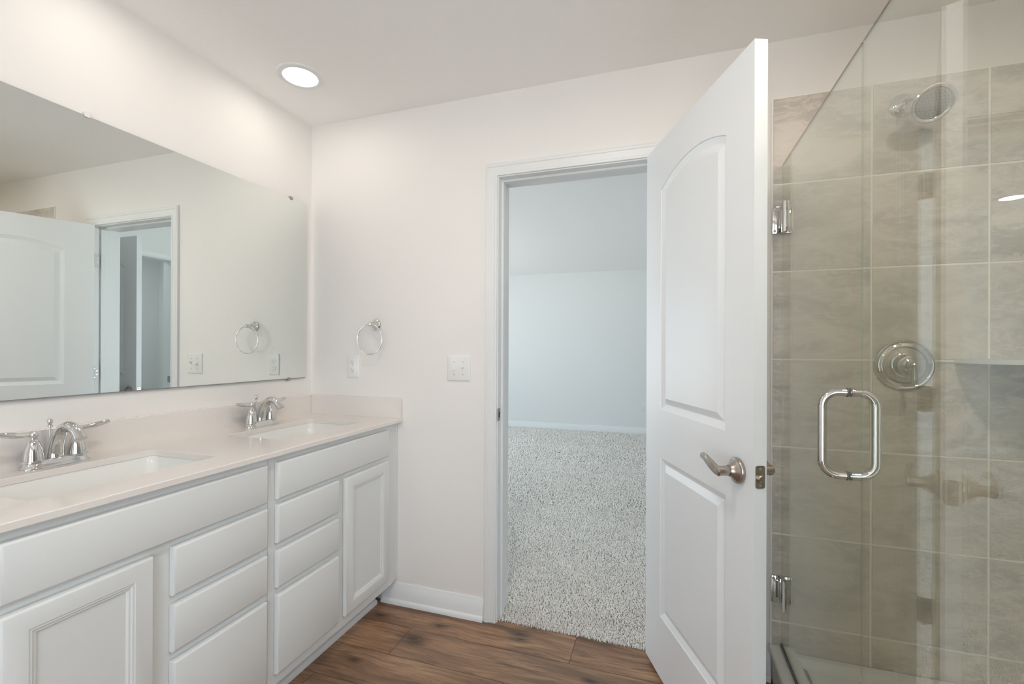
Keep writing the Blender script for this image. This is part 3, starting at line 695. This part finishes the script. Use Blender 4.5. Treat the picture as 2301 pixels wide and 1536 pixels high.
# ------------------------------------------------------------------ shower: tiled walls
def sc_tile(x, z):                                  # measured on y=0, moved to the tile face
    k = 1-(-TY)/1.97168; return CAM.x+(x-CAM.x)*k, CAM.z+(z-CAM.z)*k
gx = [sc_tile(v, 0)[0] for v in (2.1808, 2.5, 2.8333, 3.1667)]; gz = [sc_tile(0, v)[1] for v in (2.2226, 1.8916, 1.558, 1.2244, .8908, .5572, .2236, -.11)]
TX0, TZ1, TZB = gx[0], gz[0], .118
def tiles(bm, us, ws, u_lo, u_hi, w_lo, w_hi, fn, gap=.0029):
    for u0, u1 in zip(us, us[1:]):
        for w1, w0 in zip(ws, ws[1:]):
            a0, a1, c0, c1 = max(u0+gap, u_lo), min(u1-gap, u_hi), max(w0+gap, w_lo), min(w1-gap, w_hi)
            if a1-a0 < .004 or c1-c0 < .004: continue
            L = [[fn(u, w, d) for u, w in ((a0+e_, c0+e_), (a1-e_, c0+e_), (a1-e_, c1-e_), (a0+e_, c1-e_))] for e_, d in ((0, .0005), (0, .0065), (.0012, .008))]
            n0 = len(bm.faces); loft(bm, L, True)
            bm.faces.ensure_lookup_table()
            for f in bm.faces[n0:]: f.material_index = 0
def tile_wall(name, us, ws, lo, hi, fn, label):
    b = BM(); tiles(b, us, ws, lo[0], hi[0], lo[1], hi[1], fn)
    pts = [fn(u, w, .0062) for u, w in ((lo[0], lo[1]), (hi[0], lo[1]), (hi[0], hi[1]), (lo[0], hi[1]))]; q = [fn(u, w, .0004) for u, w in ((lo[0], lo[1]), (hi[0], lo[1]), (hi[0], hi[1]), (lo[0], hi[1]))]
    n0 = len(b.faces); loft(b, [q, pts], True); b.faces.ensure_lookup_table()
    for f in b.faces[n0:]: f.material_index = 1
    return struct(name, b, [M['tile'], M['grout']], label=label)
tile_wall('wall_shower_back_tile', gx, gz, (TX0, TZB), (XR-.001, TZ1), lambda u, w, d: (u, -d, w), 'beige stone-look tiled shower wall behind the shower head')
sy_ = [-i*.3333-.0085 for i in range(6)][::-1]
tile_wall('wall_shower_right_tile', sy_, gz, (-1.53, TZB), (-.0085, TZ1), lambda u, w, d: (XR-d, u, w), None)
tile_wall('wall_shower_end_tile', gx, gz, (2.2, TZB), (XR-.009, TZ1), lambda u, w, d: (u, -1.53+d, w), None)
b = BM(); box(b, TX0-.0035, TX0-.0002, -.0088, -.0003, .138, TZ1+.001); struct('trim_3', b, M['grout'])
# ------------------------------------------------------------------ shower pan
b = BM(); y0, y1 = -1.518, -.009
prof = [(2.186, 0.), (2.186, .118), (2.171, .121), (2.1705, .130), (2.1735, .1375), (2.205, .1385), (2.216, .1375), (2.246, .1370), (2.256, .1330), (2.264, .118), (2.290, .066), (2.310, .058)]
R = [[b.verts.new((x, yy, z)) for x, z in prof] for yy in (y0, y1)]
for i in range(len(prof)-1): b.faces.new((R[0][i], R[0][i+1], R[1][i+1], R[1][i]))
# rims along the other three walls, then the sunken floor
def rim(pts_lo): return [b.verts.new(p) for p in pts_lo]
ring_spec = [(0., .1185), (.040, .1175), (.046, .113), (.052, .108), (.072, .106), (.085, .066), (.100, .058)]
rings = []
for d, z in ring_spec:
    xl = 2.256+max(0, d-.046)*1.0 if d > .04 else 2.250
    rings.append([(xl, y1-d, z), (XR-.009-d, y1-d, z), (XR-.009-d, y0+d, z), (xl, y0+d, z)])
loops = [[b.verts.new(p) for p in L] for L in rings]
for p, q in zip(loops, loops[1:]):
    for i in range(3): b.faces.new((p[i], p[i+1], q[i+1], q[i]))
fl = loops[-1]; c = b.verts.new((2.62, -.76, .046))
for i in range(4): b.faces.new((fl[i], fl[(i+1) % 4], c))
pan = obj('shower_pan', b, M['acrylic'], loc=(2.6, -.76, 0), ang=40)
tag(pan, 'white acrylic shower pan with raised curb under the shower glass', 'shower pan')
b = BM(); lathe(b, [(0, .003), (.05, .003), (.055, 0)], (2.62, -.76, .047), (0, 0, 1), 32); obj('drain', b, M['chrome'], pan)
b = BM(); box(b, 2.181, 2.1858, y0, y1, .006, .1175); obj('tiled_apron', b, M['tile'], pan)
# ------------------------------------------------------------------ shower glass
GX, GT = 2.2135, .0023                               # centre plane, half thickness
def pane(bm, ya, yb, za, zb):
    e_ = .0008
    L = [[(x, y, z) for y, z in ((ya+d, za+d), (yb-d, za+d), (yb-d, zb-d), (ya+d, zb-d))] for x, d in ((GX-GT, e_), (GX-GT+e_, 0), (GX+GT-e_, 0), (GX+GT, e_))]
    loft(bm, L, True, True); bm.normal_update()
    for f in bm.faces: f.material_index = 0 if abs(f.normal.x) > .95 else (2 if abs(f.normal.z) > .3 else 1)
sd = thing('shower_door', (GX, -.02, .145), 'hinged clear glass shower door with chrome pull handle, against the tile', 'shower door')
b = BM(); pane(b, -.7385, -.012, .150, 1.9614); obj('glass_pane', b, [M['glass'], M['gedge'], M['gedge_top_refl']], sd, ang=10)
b = BM(); box(b, GX-.0050, GX+.0050, -.736, -.014, .1395, .1495); obj('bottom_seal', b, M['rubber'], sd)
sp_ = thing('glass_screen', (GX, -1.1, .14), 'fixed clear glass shower panel right of the glass door', 'glass screen')
b = BM(); pane(b, -1.519, -.7405, .1405, 1.9614); obj('glass_pane', b, [M['glass'], M['gedge'], M['gedge_top_refl']], sp_, ang=10)
b = BM(); box(b, GX-.0046, GX+.0046, -1.519, -.745, .1388, .1404); obj('silicone_bead', b, M['plastic'], sp_)
def glass_hinge(z):
    b = BM(); prism(b, rrect(2.1780, 2.2060, z-.051, z+.051, .004), lambda u, v, d: (u, TY-d, v), .0002, .0060, .0015)
    prism(b, rrect(2.2210, 2.2480, z-.051, z+.051, .004), lambda u, v, d: (u, TY-d, v), .0002, .0060, .0015)
    hg = obj('glass_hinge', b, M['chrome'], sd)
    b = BM(); box(b, 2.2005, 2.2265, TY-.026, TY-.0005, z-.034, z+.034, .002); obj('hinge_knuckle', b, M['chrome'], hg)
    for s in (-1, 1):
        b = BM(); poly = [(-.020, z-.036), (-.030, z-.044), (-.046, z-.056), (-.070, z-.056), (-.070, z+.056), (-.046, z+.056), (-.030, z+.044), (-.020, z+.036)]
        xg = GX+s*(GT+.0004); prism(b, poly, lambda u, v, d: (xg+s*d, u, v), 0, .0080, .0015); obj('clamp_plate', b, M['chrome'], hg)
    for xx in (2.186, 2.240):
        for dz in (-.041, .041):
            b = BM(); lathe(b, [(.0050, .006), (.0046, .0076), (.0022, .0078), (.0018, .0066), (0, .0066)], (xx, TY, z+dz), (0, -1, 0), 16); obj('screw', b, M['nickel_light'], hg)
glass_hinge(1.752); glass_hinge(.352)
for s in (-1, 1):                                    # back-to-back pull handles, each a D of round bar
    y, z0, z1, r, x0, xo = -.661, .9535, 1.1565, .034, GX+s*(GT+.0008), GX+s*.0560
    P = [(x0, y, z1)]+[(xo-s*r+s*r*math.sin(t), y, z1-r+r*math.cos(t)) for t in np.linspace(0, PI/2, 9)]+[(xo-s*r+s*r*math.cos(t), y, z0+r-r*math.sin(t)) for t in np.linspace(0, PI/2, 9)]+[(x0, y, z0)]
    b = BM(); tube(b, P, .0095, 20); ph = obj('pull_handle', b, M['chrome'], sd, ang=60)
    b = BM()
    for zz in (z0, z1): lathe(b, [(0, 0), (.0112, 0), (.0112, .0025), (.0100, .003), (0, .003)], (GX+s*(GT+.0003), y, zz), (s, 0, 0), 20)
    obj('washer', b, M['rubber'], ph)
# ------------------------------------------------------------------ shower fittings
sv = thing('shower_valve', (2.592, TY, 1.208), 'round polished chrome shower valve with lever on the tile', 'shower valve')
b = BM(); lathe(b, [(0, .0004), (.088, .0004), (.089, .003), (.087, .008), (.083, .0105), (.079, .0095), (.077, .0075), (.0735, .0085), (.070, .0115), (.066, .0120), (.0635, .0095), (.061, .0070), (.048, .0085), (.044, .0095)], (2.592, TY, 1.208), (0, -1, 0), 64); obj('escutcheon', b, M['chrome'], sv)
b = BM(); lathe(b, [(.044, .008), (.0435, .012), (.040, .0145), (.037, .0150), (.0355, .022), (.033, .030), (.0335, .034), (.0315, .038), (.024, .040), (.0215, .046), (.016, .049), (.0145, .056), (.010, .060), (.0085, .064), (0, .066)], (2.592, TY, 1.208), (0, -1, 0), 48); hd = obj('handle', b, M['chrome'], sv)
b = BM(); yc = TY-.070; lathe(b, [(0, -.0105), (.006, -.009), (.0098, -.004), (.0105, 0), (.0098, .004), (.006, .009), (0, .0105)], (2.592, yc, 1.208), (0, 0, 1), 24)
lathe(b, [(.0055, .006), (.0055, .014), (.0062, .020), (.0085, .034), (.0098, .047), (.0090, .056), (.0070, .060), (.0062, .0625), (0, .0635)], (2.592, yc, 1.208), (.02, -.06, -1), 24); obj('lever', b, M['chrome'], hd)
sh = thing('showerhead', (2.587, TY, 2.126), 'chrome shower head with grey nozzle face, above the valve', 'shower head')
b = BM(); lathe(b, [(0, .0004), (.040, .0004), (.041, .003), (.039, .006), (.030, .011), (.020, .017), (.013, .024), (.0115, .027), (0, .027)], (2.587, TY, 2.126), (0, -1, 0), 40); obj('wall_flange', b, M['chrome'], sh)
hc = Vector((2.612, -.148, 2.058)); hn = Vector((.05, -.80, -.60)).normalized()
b = BM(); P = smooth_path([(2.587, TY-.015, 2.127), (2.588, TY-.045, 2.126), (2.593, TY-.075, 2.114), tuple(hc-hn*.050)], 6); tube(b, P, .0085, 16); obj('arm', b, M['chrome'], sh)
b = BM(); lathe(b, [(0, -.066), (.012, -.066), (.0165, -.058), (.0165, -.046), (.012, -.040), (.014, -.036), (.026, -.026), (.046, -.016), (.057, -.010), (.0605, -.004), (.060, .001), (.056, .003), (.049, .001), (.0465, -.002)], hc, hn, 48); hd = obj('head', b, M['chrome'], sh)
b = BM(); lathe(b, [(.0465, -.003), (.0460, .0005), (.044, .0015), (0, .0022)], hc, hn, 40); fc = obj('nozzle_face', b, M['nozzle'], hd)
ax, ay = frame_axes(hn); b = BM()
for rr_, k in ((.012, 6), (.021, 12), (.030, 18), (.038, 24)):
    for i in range(k):
        a = 2*PI*i/k; lathe(b, [(.0014, .0010), (.0012, .0034), (0, .0034)], hc+(ax*math.cos(a)+ay*math.sin(a))*rr_, hn, 6)
obj('nozzles', b, M['dark'], fc)
fc['label'] = 'grey nozzle plate'
b = BM(); n = 20; rad = XR-.0085-2.736
poly = [(XR-.0085, TY-.0005)]+[(XR-.0085-rad*math.cos(t), TY-.0005-rad*math.sin(t)) for t in np.linspace(0, PI/2, n)]
prism(b, poly, lambda u, v, d: (u, v, d), 1.2165, 1.2325, .003)
tag(obj('corner_shelf', b, M['china'], loc=(XR-.1, -.1, 1.2165)), 'thin white corner shelf in the shower, right of the valve', 'shelf')
